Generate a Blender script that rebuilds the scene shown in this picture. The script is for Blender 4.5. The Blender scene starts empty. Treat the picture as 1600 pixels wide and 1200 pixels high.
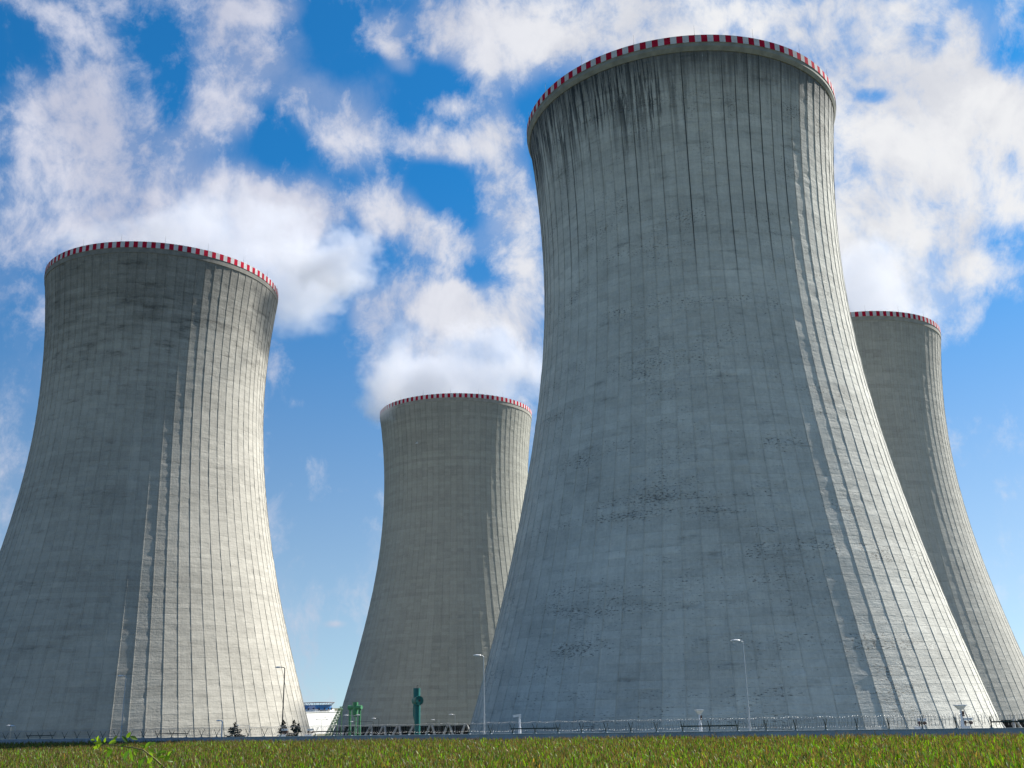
import bpy, bmesh, math, random
import numpy as np
from mathutils import Vector, Matrix

random.seed(7)
rng = np.random.default_rng(11)
SC = bpy.context.scene
COL = SC.collection
R = math.radians

# ------------------------------------------------------------------ camera
CAM_H = 7.32
F_PX, PITCH, ROLL = 1609.4, 0.30011, 0.020203      # focal length in 1600-px units
_u = Vector((0, -math.sin(PITCH), math.cos(PITCH)))
_f = Vector((0, math.cos(PITCH), math.sin(PITCH)))
_x = Vector((1, 0, 0))
_right = _x * math.cos(ROLL) - _u * math.sin(ROLL)
_up = _x * math.sin(ROLL) + _u * math.cos(ROLL)
cam = bpy.data.cameras.new('camera')
cam.sensor_width = 36.0
cam.lens = F_PX / 1600.0 * 36.0
cam.clip_start, cam.clip_end = 0.1, 20000
cam_ob = bpy.data.objects.new('camera', cam)
COL.objects.link(cam_ob)
m = Matrix((_right, _up, -_f)).transposed().to_4x4()
m.translation = Vector((0, 0, CAM_H))
cam_ob.matrix_world = m
SC.camera = cam_ob


def at(px, py, Y):
    """World point seen at photo pixel (px, py) lying at world depth Y."""
    d = _right * ((px - 800) / F_PX) + _up * (-(py - 600) / F_PX) + _f
    return Vector((0, 0, CAM_H)) + d * (Y / d.y)


# ------------------------------------------------------------------ sun, exposure
SUN_AZ, SUN_EL = R(61), R(42)
sun_dir = Vector((math.sin(SUN_AZ) * math.cos(SUN_EL), math.cos(SUN_AZ) * math.cos(SUN_EL), math.sin(SUN_EL)))
sl = bpy.data.lights.new('sun', 'SUN')
sl.energy = 5.0
sl.angle = R(0.53)
sl.color = (1.0, 0.95, 0.87)
so = bpy.data.objects.new('sun', sl)
so.rotation_euler = sun_dir.to_track_quat('Z', 'Y').to_euler()
so.location = (200, 100, 300)
COL.objects.link(so)
SC.view_settings.view_transform = 'Standard'
SC.view_settings.look = 'None'
SC.view_settings.exposure = 1.05
SC.view_settings.gamma = 1.0
SC.render.engine = 'CYCLES'
SC.cycles.use_denoising = True
SC.cycles.max_bounces = 8
SC.cycles.diffuse_bounces = 3
SC.cycles.transparent_max_bounces = 16


# ------------------------------------------------------------------ node helper
class NT:
    def __init__(self, tree):
        self.t = tree
        tree.nodes.clear()

    def n(self, typ, **kw):
        nd = self.t.nodes.new(typ)
        for k, v in kw.items():
            setattr(nd, k, v)
        return nd

    def put(self, sock, v):
        if v is None:
            return
        if isinstance(v, bpy.types.NodeSocket):
            self.t.links.new(v, sock)
        else:
            if hasattr(sock, 'default_value'):
                if isinstance(v, (int, float)) and hasattr(sock.default_value, '__len__'):
                    v = (v,) * len(sock.default_value)
                elif hasattr(v, '__len__') and len(v) == 3 and len(sock.default_value) == 4:
                    v = (*v, 1)
                sock.default_value = v

    def math(self, op, a, b=None, c=None, clamp=False):
        nd = self.n('ShaderNodeMath', operation=op, use_clamp=clamp)
        for i, v in enumerate((a, b, c)):
            self.put(nd.inputs[i], v)
        return nd.outputs[0]

    def vmath(self, op, a, b=None, c=None, out=0):
        nd = self.n('ShaderNodeVectorMath', operation=op)
        for i, v in enumerate((a, b, c)):
            if v is not None:
                self.put(nd.inputs[i], v)
        return nd.outputs['Value'] if out == 'v' else nd.outputs[0]

    def noise(self, vec, scale, detail=4, rough=0.55, dist=0.0, lac=2.0, dims='3D'):
        nd = self.n('ShaderNodeTexNoise', noise_dimensions=dims)
        self.put(nd.inputs['Vector'], vec)
        nd.inputs['Scale'].default_value = scale
        nd.inputs['Detail'].default_value = detail
        nd.inputs['Roughness'].default_value = rough
        nd.inputs['Lacunarity'].default_value = lac
        nd.inputs['Distortion'].default_value = dist
        return nd.outputs['Fac']

    def white(self, vec):
        nd = self.n('ShaderNodeTexWhiteNoise', noise_dimensions='3D')
        self.put(nd.inputs['Vector'], vec)
        return nd.outputs['Value']

    def ramp(self, v, lo, hi, a=0.0, b=1.0, smooth=True):
        nd = self.n('ShaderNodeMapRange', interpolation_type='SMOOTHSTEP' if smooth else 'LINEAR', clamp=True)
        self.put(nd.inputs[0], v)
        for i, q in enumerate((lo, hi, a, b)):
            self.put(nd.inputs[i + 1], q)
        return nd.outputs[0]

    def mix(self, fac, a, b, mode='MIX'):
        nd = self.n('ShaderNodeMix', data_type='RGBA', blend_type=mode)
        self.put(nd.inputs[0], fac)
        self.put(nd.inputs[6], a)
        self.put(nd.inputs[7], b)
        return nd.outputs[2]

    def xyz(self, x=0.0, y=0.0, z=0.0):
        nd = self.n('ShaderNodeCombineXYZ')
        for i, v in enumerate((x, y, z)):
            self.put(nd.inputs[i], v)
        return nd.outputs[0]

    def sep(self, v):
        nd = self.n('ShaderNodeSeparateXYZ')
        self.put(nd.inputs[0], v)
        return nd.outputs


# ------------------------------------------------------------------ world: sky and far clouds
W = bpy.data.worlds.new('World')
SC.world = W
W.use_nodes = True
w = NT(W.node_tree)
gen = w.n('ShaderNodeTexCoord').outputs['Generated']
sky = w.n('ShaderNodeTexSky', sky_type='NISHITA')
sky.sun_disc = False
sky.sun_elevation = SUN_EL
sky.sun_rotation = SUN_AZ
sky.altitude = 400
sky.air_density = 1.0
sky.dust_density = 0.3
sky.ozone_density = 2.0
SKY_STRENGTH = 0.063
gx, gy, gz = w.sep(gen)[:3]
w.put(sky.inputs[0], w.vmath('NORMALIZE', w.xyz(gx, gy, w.math('MULTIPLY_ADD', w.math('ABSOLUTE', gz), 0.92, 0.09))))
az = w.math('ARCTAN2', gx, gy)
el = w.math('ARCSINE', gz)
azel = w.xyz(az, el, 0.0)
# cloud masses: azimuth, elevation, half width, half height (degrees), turn (degrees), weight
BLOBS = [
    (-27.9, 29.2, 2.6, 2.9, 12, 0.5), (-26.4, 29.2, 2.9, 3.0, 11, 0.7), (-24.9, 30.4, 2.5, 3.2, 10, 0.8),
    (-24.3, 32.7, 1.4, 2.4, 11, 0.45), (-28.3, 34.3, 2.4, 0.9, 3, 0.55), (-26.0, 33.8, 2.5, 1.1, -18, 0.4),
    (-24.6, 27.9, 4.1, 3.5, 10, 0.8), (-27.1, 26.7, 2.9, 3.0, 10, 0.55), (-23.9, 25.1, 7.0, 2.8, 8, 0.9),
    (-27.6, 23.3, 2.0, 2.0, 10, 0.5), (-21.2, 28.6, 3.4, 3.9, 8, 0.45), (-18.6, 28.3, 3.2, 3.1, 7, 0.65),
    (-18.1, 31.2, 3.3, 2.6, 7, 0.9), (-16.6, 32.0, 2.3, 2.6, 7, 0.7), (-15.6, 33.6, 2.2, 2.0, 6, 0.6),
    (-18.1, 34.4, 3.0, 2.2, 8, 0.55), (-15.9, 36.3, 4.4, 1.2, 7, 0.9), (-14.6, 34.8, 3.1, 2.0, 6, 0.45),
    (-17.7, 25.8, 6.1, 3.2, 6, 0.9), (-14.4, 26.2, 4.8, 3.5, 5, 0.9), (-12.6, 24.0, 2.9, 3.3, 4, 0.9),
    (-11.4, 26.6, 2.1, 2.2, 4, 0.6), (-20.0, 24.0, 10.0, 2.1, 7, 0.5), (-21.4, 34.5, 2.9, 2.5, 9, -0.6),
    (-20.4, 31.5, 1.5, 2.6, 8, -0.65), (-13.9, 29.5, 2.2, 2.9, 15, -0.5), (-26.6, 25.9, 1.7, 1.2, 10, -0.35),
    (-13.3, 33.0, 3.1, 2.0, 5, 0.5), (-11.3, 31.8, 3.8, 2.6, 4, 0.65), (-9.3, 30.3, 3.1, 2.2, 3, 0.75),
    (-7.6, 35.9, 2.3, 1.5, 3, 0.7), (-6.8, 34.6, 2.1, 1.0, -33, 0.8), (-8.5, 32.7, 2.6, 2.1, 3, 0.35),
    (-4.1, 30.2, 4.0, 1.4, -2, 1.1), (-3.1, 32.4, 2.3, 0.9, 0, 0.65), (-7.6, 26.7, 3.7, 2.1, 2, 0.6),
    (-5.2, 25.5, 3.7, 2.1, -14, 0.75), (-2.9, 36.1, 4.1, 3.0, 0, 0.9), (-0.2, 34.6, 4.0, 2.7, -1, 0.9),
    (4.6, 35.9, 9.9, 3.1, -3, 1.0), (14.8, 35.6, 16.4, 2.5, -8, 1.0), (23.7, 32.1, 9.0, 4.4, -12, 0.8),
    (-0.1, 27.1, 2.6, 6.6, -1, 0.65), (-0.7, 31.0, 1.9, 2.7, -1, 0.45), (1.0, 21.4, 1.8, 9.1, -1, 0.8),
    (-6.0, 21.5, 5.1, 2.7, 1, 0.95), (-8.9, 20.8, 2.5, 2.1, 2, 0.75), (-2.1, 21.1, 4.4, 2.4, -0, 0.95),
    (-6.0, 18.3, 4.5, 2.8, 1, 1.0), (-7.0, 16.1, 2.9, 1.6, 1, 0.7), (-11.1, 36.5, 2.9, 2.0, 4, -0.6),
    (-4.1, 33.6, 3.6, 1.4, -7, -0.55), (-3.5, 27.5, 3.1, 2.0, -30, -0.55), (-10.5, 22.7, 1.8, 3.9, 3, -0.6),
    (-1.9, 23.4, 1.6, 1.2, -0, -0.4), (-10.9, 14.0, 4.3, 10.6, 1, -1.0), (22.8, 26.5, 10.4, 7.7, -11, 1.1),
    (28.1, 26.0, 6.6, 6.5, -13, 0.9), (22.7, 21.5, 5.8, 5.0, -9, 1.0), (20.5, 24.9, 3.3, 7.9, -9, 0.5),
    (22.1, 30.5, 2.0, 0.7, -11, -0.9), (25.2, 32.6, 2.2, 1.7, -13, -0.35), (29.3, 30.6, 2.0, 1.7, -15, -0.6),
    (27.5, 22.2, 2.2, 1.8, -12, -0.75), (27.8, 17.4, 2.9, 2.3, -10, -1.0), (24.2, 15.6, 3.5, 2.4, -8, -1.0),
    (-12.1, 16.0, 1.4, 0.6, -3, 0.6), (-10.5, 16.7, 1.6, 0.7, -18, 0.55), (-9.8, 4.2, 0.9, 0.3, -0, 0.8),
]
cover = None
for (a, e, rx, ry, rot, wt) in BLOBS:
    mp = w.n('ShaderNodeMapping', vector_type='TEXTURE')
    w.put(mp.inputs[0], azel)
    mp.inputs['Location'].default_value = (R(a), R(e), 0)
    mp.inputs['Rotation'].default_value = (0, 0, R(rot))
    mp.inputs['Scale'].default_value = (R(rx), R(ry), 1)
    d2 = w.vmath('DOT_PRODUCT', mp.outputs[0], mp.outputs[0], out='v')
    g = w.math('SUBTRACT', 1.0, d2, clamp=True)
    g = w.math('MULTIPLY', g, g)
    g = w.math('MULTIPLY', g, wt)
    cover = w.math('ADD', cover, g) if cover is not None else g
cover = w.math('MINIMUM', w.math('MAXIMUM', cover, -0.85), 1.0)
warp = w.n('ShaderNodeTexNoise')
w.put(warp.inputs['Vector'], gen)
warp.inputs['Scale'].default_value = 7.0
warp.inputs['Detail'].default_value = 3.0
wv = w.vmath('MULTIPLY_ADD', warp.outputs['Color'], (0.05, 0.05, 0.05), w.vmath('MULTIPLY', gen, (1.0, 1.0, 0.72)))
n1 = w.noise(wv, 8.0, 10, 0.62, 0.05)
n2 = w.noise(wv, 22.0, 8, 0.66, 0.1)
n4 = w.noise(wv, 60.0, 6, 0.66, 0.1)
nn = w.math('ADD', w.math('MULTIPLY', n1, 0.50), w.math('MULTIPLY_ADD', n2, 0.33, w.math('MULTIPLY', n4, 0.17)))
dens = w.math('ADD', w.math('MULTIPLY_ADD', cover, 0.92, -0.08), w.math('MULTIPLY', w.math('SUBTRACT', nn, 0.5), 6.2))
alpha = w.ramp(dens, -0.25, 1.10)
veil = w.math('MULTIPLY', w.ramp(w.math('ADD', cover, w.math('MULTIPLY', w.math('SUBTRACT', n1, 0.5), 2.0)), -0.15, 0.9), 0.42)
alpha = w.math('MAXIMUM', alpha, veil)
# light and grey billows inside the clouds
n3 = w.noise(wv, 11.0, 7, 0.6, 0.1)
shade = w.ramp(n3, 0.36, 0.62)
left = w.ramp(az, R(-20), R(14))
ccol = w.mix(shade, w.mix(left, (0.255, 0.27, 0.335), (0.33, 0.34, 0.37)), w.mix(left, (0.33, 0.34, 0.395), (0.42, 0.424, 0.435)))
bg1 = w.n('ShaderNodeBackground')
w.put(bg1.inputs[0], w.mix(1.0, sky.outputs[0], w.mix(w.ramp(el, R(4), R(30)), (0.92, 0.96, 0.95), (0.13, 0.79, 1.18)), 'MULTIPLY'))
bg1.inputs[1].default_value = SKY_STRENGTH
bg2 = w.n('ShaderNodeBackground')
w.put(bg2.inputs[0], ccol)
bg2.inputs[1].default_value = 1.0
ms = w.n('ShaderNodeMixShader')
w.put(ms.inputs[0], alpha)
w.put(ms.inputs[1], bg1.outputs[0])
w.put(ms.inputs[2], bg2.outputs[0])
wo = w.n('ShaderNodeOutputWorld')
w.put(wo.inputs[0], ms.outputs[0])


# ------------------------------------------------------------------ object helpers
class MB:
    """collects faces, then links them as ONE mesh object"""

    def __init__(self):
        self.v, self.f, self.mi = [], [], []

    def add(self, vs, fs, mi=0):
        o = len(self.v)
        self.v += [tuple(p) for p in vs]
        self.f += [tuple(i + o for i in q) for q in fs]
        self.mi += [mi] * len(fs)
        return self

    def box(self, c, s, mi=0, M=None):
        x, y, z = s[0] / 2, s[1] / 2, s[2] / 2
        vs = [Vector((sx * x, sy * y, sz * z)) for sz in (-1, 1) for sy in (-1, 1) for sx in (-1, 1)]
        if M is not None:
            vs = [M @ p for p in vs]
        vs = [p + Vector(c) for p in vs]
        return self.add(vs, [(0, 2, 3, 1), (4, 5, 7, 6), (0, 1, 5, 4), (2, 6, 7, 3), (0, 4, 6, 2), (1, 3, 7, 5)], mi)

    def tube(self, pts, rad, seg=8, mi=0, caps=True):
        pts = [Vector(p) for p in pts]
        rads = rad if hasattr(rad, '__len__') else [rad] * len(pts)
        vs, fs = [], []
        for i, p in enumerate(pts):
            t = (pts[min(i + 1, len(pts) - 1)] - pts[max(i - 1, 0)]).normalized()
            ref = Vector((0, 0, 1)) if abs(t.z) < 0.9 else Vector((0, 1, 0))
            a = t.cross(ref).normalized()
            b = t.cross(a)
            for k in range(seg):
                q = 2 * math.pi * k / seg
                vs.append(p + (a * math.cos(q) + b * math.sin(q)) * rads[i])
        for i in range(len(pts) - 1):
            for k in range(seg):
                k2 = (k + 1) % seg
                fs.append((i * seg + k, (i + 1) * seg + k, (i + 1) * seg + k2, i * seg + k2))
        if caps:
            fs.append(tuple(range(seg)))
            fs.append(tuple(reversed(range((len(pts) - 1) * seg, len(pts) * seg))))
        return self.add(vs, fs, mi)

    def lathe(self, prof, seg=48, mi=0, c=(0, 0, 0), closed=False):
        vs, fs = [], []
        for (r, z) in prof:
            for k in range(seg):
                q = 2 * math.pi * k / seg
                vs.append((c[0] + r * math.cos(q), c[1] + r * math.sin(q), c[2] + z))
        n = len(prof)
        for i in range(n if closed else n - 1):
            j = (i + 1) % n
            for k in range(seg):
                k2 = (k + 1) % seg
                fs.append((i * seg + k, i * seg + k2, j * seg + k2, j * seg + k))
        return self.add(vs, fs, mi)

    def build(self, name, mats, parent=None, smooth=False, loc=None):
        me = bpy.data.meshes.new(name)
        me.from_pydata(self.v, [], self.f)
        for q in (mats if isinstance(mats, (list, tuple)) else [mats]):
            me.materials.append(q)
        if any(self.mi):
            me.polygons.foreach_set('material_index', self.mi)
        if smooth:
            me.polygons.foreach_set('use_smooth', [True] * len(me.polygons))
        me.update()
        o = bpy.data.objects.new(name, me)
        COL.objects.link(o)
        if parent is not None:
            o.parent = parent
        if loc is not None:
            o.location = loc
        return o


def empty(name, loc, rz=0.0):
    o = bpy.data.objects.new(name, None)
    o.empty_display_size = 0.5
    o.location = loc
    o.rotation_euler = (0, 0, rz)
    COL.objects.link(o)
    return o


def tag(o, label=None, cat=None, group=None, kind=None):
    for k, v in (('label', label), ('category', cat), ('group', group), ('kind', kind)):
        if v:
            o[k] = v
    return o


def copy_tree(o, parent=None):
    c = o.copy()
    COL.objects.link(c)
    if parent is not None:
        c.parent = parent
    for ch in list(o.children):
        copy_tree(ch, c)
    return c


def simple(name, col, rough=0.6, metal=0.0, var=0.12, scale=3.0, bump=0.0, spec=0.4):
    mt = bpy.data.materials.new(name)
    mt.use_nodes = True
    s = NT(mt.node_tree)
    co = s.n('ShaderNodeTexCoord').outputs['Object']
    nz = s.noise(co, scale, 5, 0.6)
    c = s.mix(s.ramp(nz, 0.3, 0.7), tuple(q * (1 - var) for q in col), tuple(min(1, q * (1 + var)) for q in col))
    b = s.n('ShaderNodeBsdfPrincipled')
    s.put(b.inputs['Base Color'], c)
    s.put(b.inputs['Roughness'], s.ramp(nz, 0.2, 0.8, rough * 0.85, min(1, rough * 1.15), False))
    b.inputs['Metallic'].default_value = metal
    b.inputs['Specular IOR Level'].default_value = spec
    if bump:
        bp = s.n('ShaderNodeBump')
        bp.inputs['Strength'].default_value = bump
        bp.inputs['Distance'].default_value = 0.02
        s.put(bp.inputs['Height'], nz)
        s.put(b.inputs['Normal'], bp.outputs[0])
    out = s.n('ShaderNodeOutputMaterial')
    s.put(out.inputs[0], b.outputs[0])
    return mt


# ------------------------------------------------------------------ cooling towers
NRIB, LIFT, ZTOP, ZBOT, YARD = 80, 1.25, 122.0, 0.2, -5.5


def prof(z):
    b = 75.75 if z < 91.23 else 78.86
    return 29.80 * math.sqrt(1 + ((z - 91.23) / b) ** 2)


def concrete(name, base, drip=1.0, spall=1.0, mottle=1.0, white=0.5, topdark=0.3, seed=0.0):
    mt = bpy.data.materials.new(name)
    mt.use_nodes = True
    s = NT(mt.node_tree)
    tc = s.n('ShaderNodeTexCoord')
    uv = tc.outputs['UV']
    ob = s.vmath('ADD', tc.outputs['Object'], (seed * 13.7, seed * 5.1, 0))
    u, v = s.sep(uv)[:2]
    u = s.math('ADD', u, seed * 17.0)
    lift = s.math('DIVIDE', v, LIFT)
    fl = s.math('FLOOR', lift)
    fu = s.math('FLOOR', u)
    fr = s.math('FRACT', lift)
    fru = s.math('FRACT', u)
    band = s.white(s.xyz(fl, seed, 3.0))
    panel = s.white(s.xyz(fu, fl, 7.0))
    column = s.white(s.xyz(fu, seed, 1.0))
    big = s.noise(s.vmath('MULTIPLY', ob, (0.05, 0.05, 0.07)), 1.0, 5, 0.6)
    mid = s.noise(s.vmath('MULTIPLY', ob, (0.35, 0.35, 0.55)), 1.0, 6, 0.65)
    fine = s.noise(ob, 2.2, 5, 0.7)
    streak = s.noise(s.xyz(s.math('MULTIPLY', u, 5.0), s.math('MULTIPLY', v, 0.09), seed), 1.0, 5, 0.65)
    boards = s.noise(s.xyz(s.math('MULTIPLY', u, 14.0), s.math('MULTIPLY', v, 0.45), seed), 1.0, 3, 0.6)
    wide = s.noise(s.xyz(s.math('MULTIPLY', u, 0.35), s.math('MULTIPLY', v, 0.55), seed + 4), 1.0, 6, 0.65)
    k = s.math('MULTIPLY_ADD', s.math('SUBTRACT', band, 0.5), 0.10, 1.0)
    k = s.math('MULTIPLY_ADD', s.math('SUBTRACT', panel, 0.5), 0.11, k)
    k = s.math('MULTIPLY_ADD', s.math('SUBTRACT', column, 0.5), 0.06, k)
    k = s.math('MULTIPLY_ADD', s.math('SUBTRACT', big, 0.5), 0.55 * mottle, k)
    k = s.math('MULTIPLY_ADD', s.math('SUBTRACT', mid, 0.5), 0.35 * mottle, k)
    k = s.math('MULTIPLY_ADD', s.math('SUBTRACT', fine, 0.5), 0.40, k)
    k = s.math('MULTIPLY_ADD', s.math('SUBTRACT', streak, 0.5), 0.30, k)
    k = s.math('MULTIPLY_ADD', s.math('SUBTRACT', boards, 0.5), 0.16, k)
    # weathered darker zones hugging the joints
    wd = s.ramp(wide, 0.55, 0.72)
    k = s.math('MULTIPLY_ADD', wd, -0.22 * mottle, k)
    # joints between lifts, dirt at the ribs
    jl = s.math('MULTIPLY', s.ramp(fr, 0.0, 0.07, 1.0, 0.0), s.ramp(mid, 0.38, 0.62, 0.15, 1.0))
    k = s.math('MULTIPLY_ADD', jl, -0.16, k)
    du = s.math('ABSOLUTE', s.math('SUBTRACT', fru, 0.5))
    edge = s.ramp(du, 0.465, 0.485)
    k = s.math('MULTIPLY_ADD', s.math('MULTIPLY', edge, s.ramp(v, 50.0, 100.0, 0.06, 0.16)), -1.0, k)
    # darker crown of the tower
    top = s.ramp(s.math('MULTIPLY_ADD', s.math('SUBTRACT', wide, 0.5), 55.0, v), 84.0, 118.0)
    k = s.math('MULTIPLY_ADD', top, -topdark, k)
    col = s.mix(1.0, base, s.xyz(k, k, k), 'MULTIPLY')
    # run-off streaks from the rim
    length = s.noise(s.xyz(s.math('MULTIPLY', u, 0.9), 2.0, seed), 1.0, 3, 0.7)
    sect = s.ramp(s.math('ABSOLUTE', s.math('SUBTRACT', u, 46.0 + seed * 17.0)), 8.0, 15.0, 1.0, 0.22)
    zlow = s.math('MULTIPLY_ADD', length, -62.0, 130.0)
    fade = s.ramp(v, zlow, s.math('ADD', zlow, 22.0))
    drips = s.noise(s.xyz(s.math('MULTIPLY', u, 2.6), s.math('MULTIPLY', v, 0.05), seed + 9), 1.0, 6, 0.72)
    dm = s.math('MULTIPLY', s.math('MULTIPLY', s.ramp(s.math('MULTIPLY_ADD', sect, 0.06, drips), 0.50, 0.60), fade), sect)
    rimd = s.math('MULTIPLY', s.ramp(s.math('MULTIPLY_ADD', drips, 16.0, v), 121.0, 130.5), 0.8)
    ribd = s.math('MULTIPLY', s.ramp(du, 0.455, 0.487), s.ramp(v, s.math('SUBTRACT', zlow, 22.0), s.math('SUBTRACT', zlow, 6.0)))
    dm = s.math('MAXIMUM', dm, s.math('MAXIMUM', rimd, s.math('MULTIPLY', ribd, s.white(s.xyz(s.math('ROUND', u), seed, 19.0)))))
    dm = s.math('MULTIPLY', dm, drip, clamp=True)
    col = s.mix(dm, col, (0.035, 0.042, 0.045))
    # spalled patches running along the lift joints
    sp1 = s.noise(s.xyz(s.math('MULTIPLY', u, 4.6), s.math('MULTIPLY', v, 4.4), seed + 21), 1.0, 4, 0.70)
    zone = s.noise(s.xyz(s.math('MULTIPLY', u, 0.20), s.math('MULTIPLY', v, 0.12), seed + 31), 1.0, 4, 0.65)
    rowz = s.white(s.xyz(fl, seed, 11.0))
    thr = s.math('SUBTRACT', 0.668, s.math('MULTIPLY', s.math('MAXIMUM', s.math('SUBTRACT', zone, 0.42), 0.0), 0.50))
    thr = s.math('SUBTRACT', thr, s.math('MULTIPLY', s.ramp(rowz, 0.70, 0.95), 0.035))
    spm = s.ramp(s.math('SUBTRACT', sp1, thr), 0.0, 0.06)
    spm = s.math('MULTIPLY', spm, spall, clamp=True)
    col = s.mix(s.math('MULTIPLY', spm, 0.66), col, (0.065, 0.062, 0.058))
    # lime streaks
    wl = s.noise(s.xyz(s.math('MULTIPLY', u, 9.0), s.math('MULTIPLY', v, 0.30), seed + 41), 1.0, 3, 0.6)
    wz = s.ramp(s.noise(s.xyz(s.math('MULTIPLY', u, 0.35), s.math('MULTIPLY', v, 0.22), seed + 43), 1.0, 3, 0.6), 0.58, 0.70)
    wm = s.math('MULTIPLY', s.math('MULTIPLY', s.ramp(wl, 0.60, 0.70), wz), white, clamp=True)
    col = s.mix(wm, col, (0.62, 0.63, 0.62))
    b = s.n('ShaderNodeBsdfPrincipled')
    s.put(b.inputs['Base Color'], col)
    b.inputs['Roughness'].default_value = 0.88
    b.inputs['Specular IOR Level'].default_value = 0.25
    h = s.math('MULTIPLY_ADD', fine, 0.05, s.math('MULTIPLY', boards, 0.035))
    h = s.math('MULTIPLY_ADD', mid, 0.12, h)
    h = s.math('MULTIPLY_ADD', s.noise(s.xyz(s.math('MULTIPLY', u, 1.3), s.math('MULTIPLY', v, 2.1), seed), 1.0, 5, 0.7), 0.11, h)
    h = s.math('MULTIPLY_ADD', panel, 0.02, h)
    h = s.math('MULTIPLY_ADD', s.ramp(fr, 0.0, 0.09), 0.025, h)
    h = s.math('MULTIPLY_ADD', spm, -0.05, h)
    bp = s.n('ShaderNodeBump')
    bp.inputs['Strength'].default_value = 0.8
    bp.inputs['Distance'].default_value = 1.0
    s.put(bp.inputs['Height'], h)
    s.put(b.inputs['Normal'], bp.outputs[0])
    out = s.n('ShaderNodeOutputMaterial')
    s.put(out.inputs[0], b.outputs[0])
    return mt


def shell_mesh(name, mat, inner_mat, seed):
    """Ribbed outer shell with flat panels between the ribs, plain inner face, uv = (rib number, metres)."""
    r = np.random.default_rng(seed)
    nz = int(round((ZTOP - ZBOT) / LIFT))
    zs = np.linspace(ZBOT, ZTOP, nz + 1)
    Rz = np.array([prof(z) for z in zs])
    th = 2 * math.pi * np.arange(NRIB) / NRIB
    hw, proud = 0.09, 0.075
    ang = np.zeros((nz + 1, NRIB, 4))
    rad = np.zeros((nz + 1, NRIB, 4))
    da = hw / Rz[:, None]
    ang[..., 0] = th - da
    ang[..., 1] = th - da * 0.8
    ang[..., 2] = th + da * 0.8
    ang[..., 3] = th + da
    jit = r.normal(0, 0.022, (nz + 1, NRIB, 2))
    wav = 0.05 * np.sin(zs / 9.0 + r.uniform(0, 6))[:, None] * np.sin(3 * th + 1)[None]
    rad[..., 0] = Rz[:, None] + jit[..., 0] + wav
    rad[..., 3] = Rz[:, None] + jit[..., 1] + wav
    rad[..., 1] = Rz[:, None] + proud + wav + jit.mean(-1)
    rad[..., 2] = rad[..., 1]
    A = ang.reshape(nz + 1, -1)
    D = rad.reshape(nz + 1, -1)
    n = NRIB * 4
    vo = np.stack([D * np.cos(A), D * np.sin(A), np.repeat(zs[:, None], n, 1)], -1).reshape(-1, 3)
    ni = 80
    ti = 2 * math.pi * np.arange(ni) / ni
    Ri = Rz - 0.45
    vi = np.stack([Ri[:, None] * np.cos(ti), Ri[:, None] * np.sin(ti), np.repeat(zs[:, None], ni, 1)], -1).reshape(-1, 3)
    I, J = np.meshgrid(np.arange(nz), np.arange(n), indexing='ij')
    J2 = (J + 1) % n
    fo = np.stack([I * n + J, I * n + J2, (I + 1) * n + J2, (I + 1) * n + J], -1).reshape(-1, 4)
    off = len(vo)
    I2, K = np.meshgrid(np.arange(nz), np.arange(ni), indexing='ij')
    K2 = (K + 1) % ni
    fi = np.stack([I2 * ni + K, (I2 + 1) * ni + K, (I2 + 1) * ni + K2, I2 * ni + K2], -1).reshape(-1, 4) + off
    faces = np.concatenate([fo, fi])
    V = np.concatenate([vo, vi])
    me = bpy.data.meshes.new(name)
    me.vertices.add(len(V))
    me.vertices.foreach_set('co', V.astype(np.float32).ravel())
    me.loops.add(len(faces) * 4)
    me.loops.foreach_set('vertex_index', faces.astype(np.int32).ravel())
    me.polygons.add(len(faces))
    me.polygons.foreach_set('loop_start', (np.arange(len(faces)) * 4).astype(np.int32))
    mi = np.concatenate([np.zeros(len(fo)), np.ones(len(fi))]).astype(np.int32)
    me.polygons.foreach_set('material_index', mi)
    me.update(calc_edges=True)
    # uv: rib index measured so that rib centres fall on whole numbers
    lay = me.uv_layers.new(name='UVMap')
    # rib profile columns sit at rib -w, -w, +w, +w
    wv_ = 0.03
    ucol = (np.arange(NRIB)[:, None] + np.array([-wv_, -wv_ * 0.8, wv_ * 0.8, wv_])[None]).reshape(-1)
    uu = np.zeros((len(faces), 4, 2))
    j0 = J.reshape(-1)
    ua = ucol[j0]
    ub = np.where(j0 + 1 < n, ucol[(j0 + 1) % n], ucol[0] + NRIB)
    uu[:len(fo), 0, 0] = ua
    uu[:len(fo), 3, 0] = ua
    uu[:len(fo), 1, 0] = ub
    uu[:len(fo), 2, 0] = ub
    kk = K.reshape(-1)
    for c_, q in enumerate((kk, kk, kk + 1, kk + 1)):
        uu[len(fo):, c_, 0] = q
    uu[..., 1] = V[faces][..., 2]
    lay.data.foreach_set('uv', uu.astype(np.float32).ravel())
    me.materials.append(mat)
    me.materials.append(inner_mat)
    me.shade_flat()
    me.validate()
    return me


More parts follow.
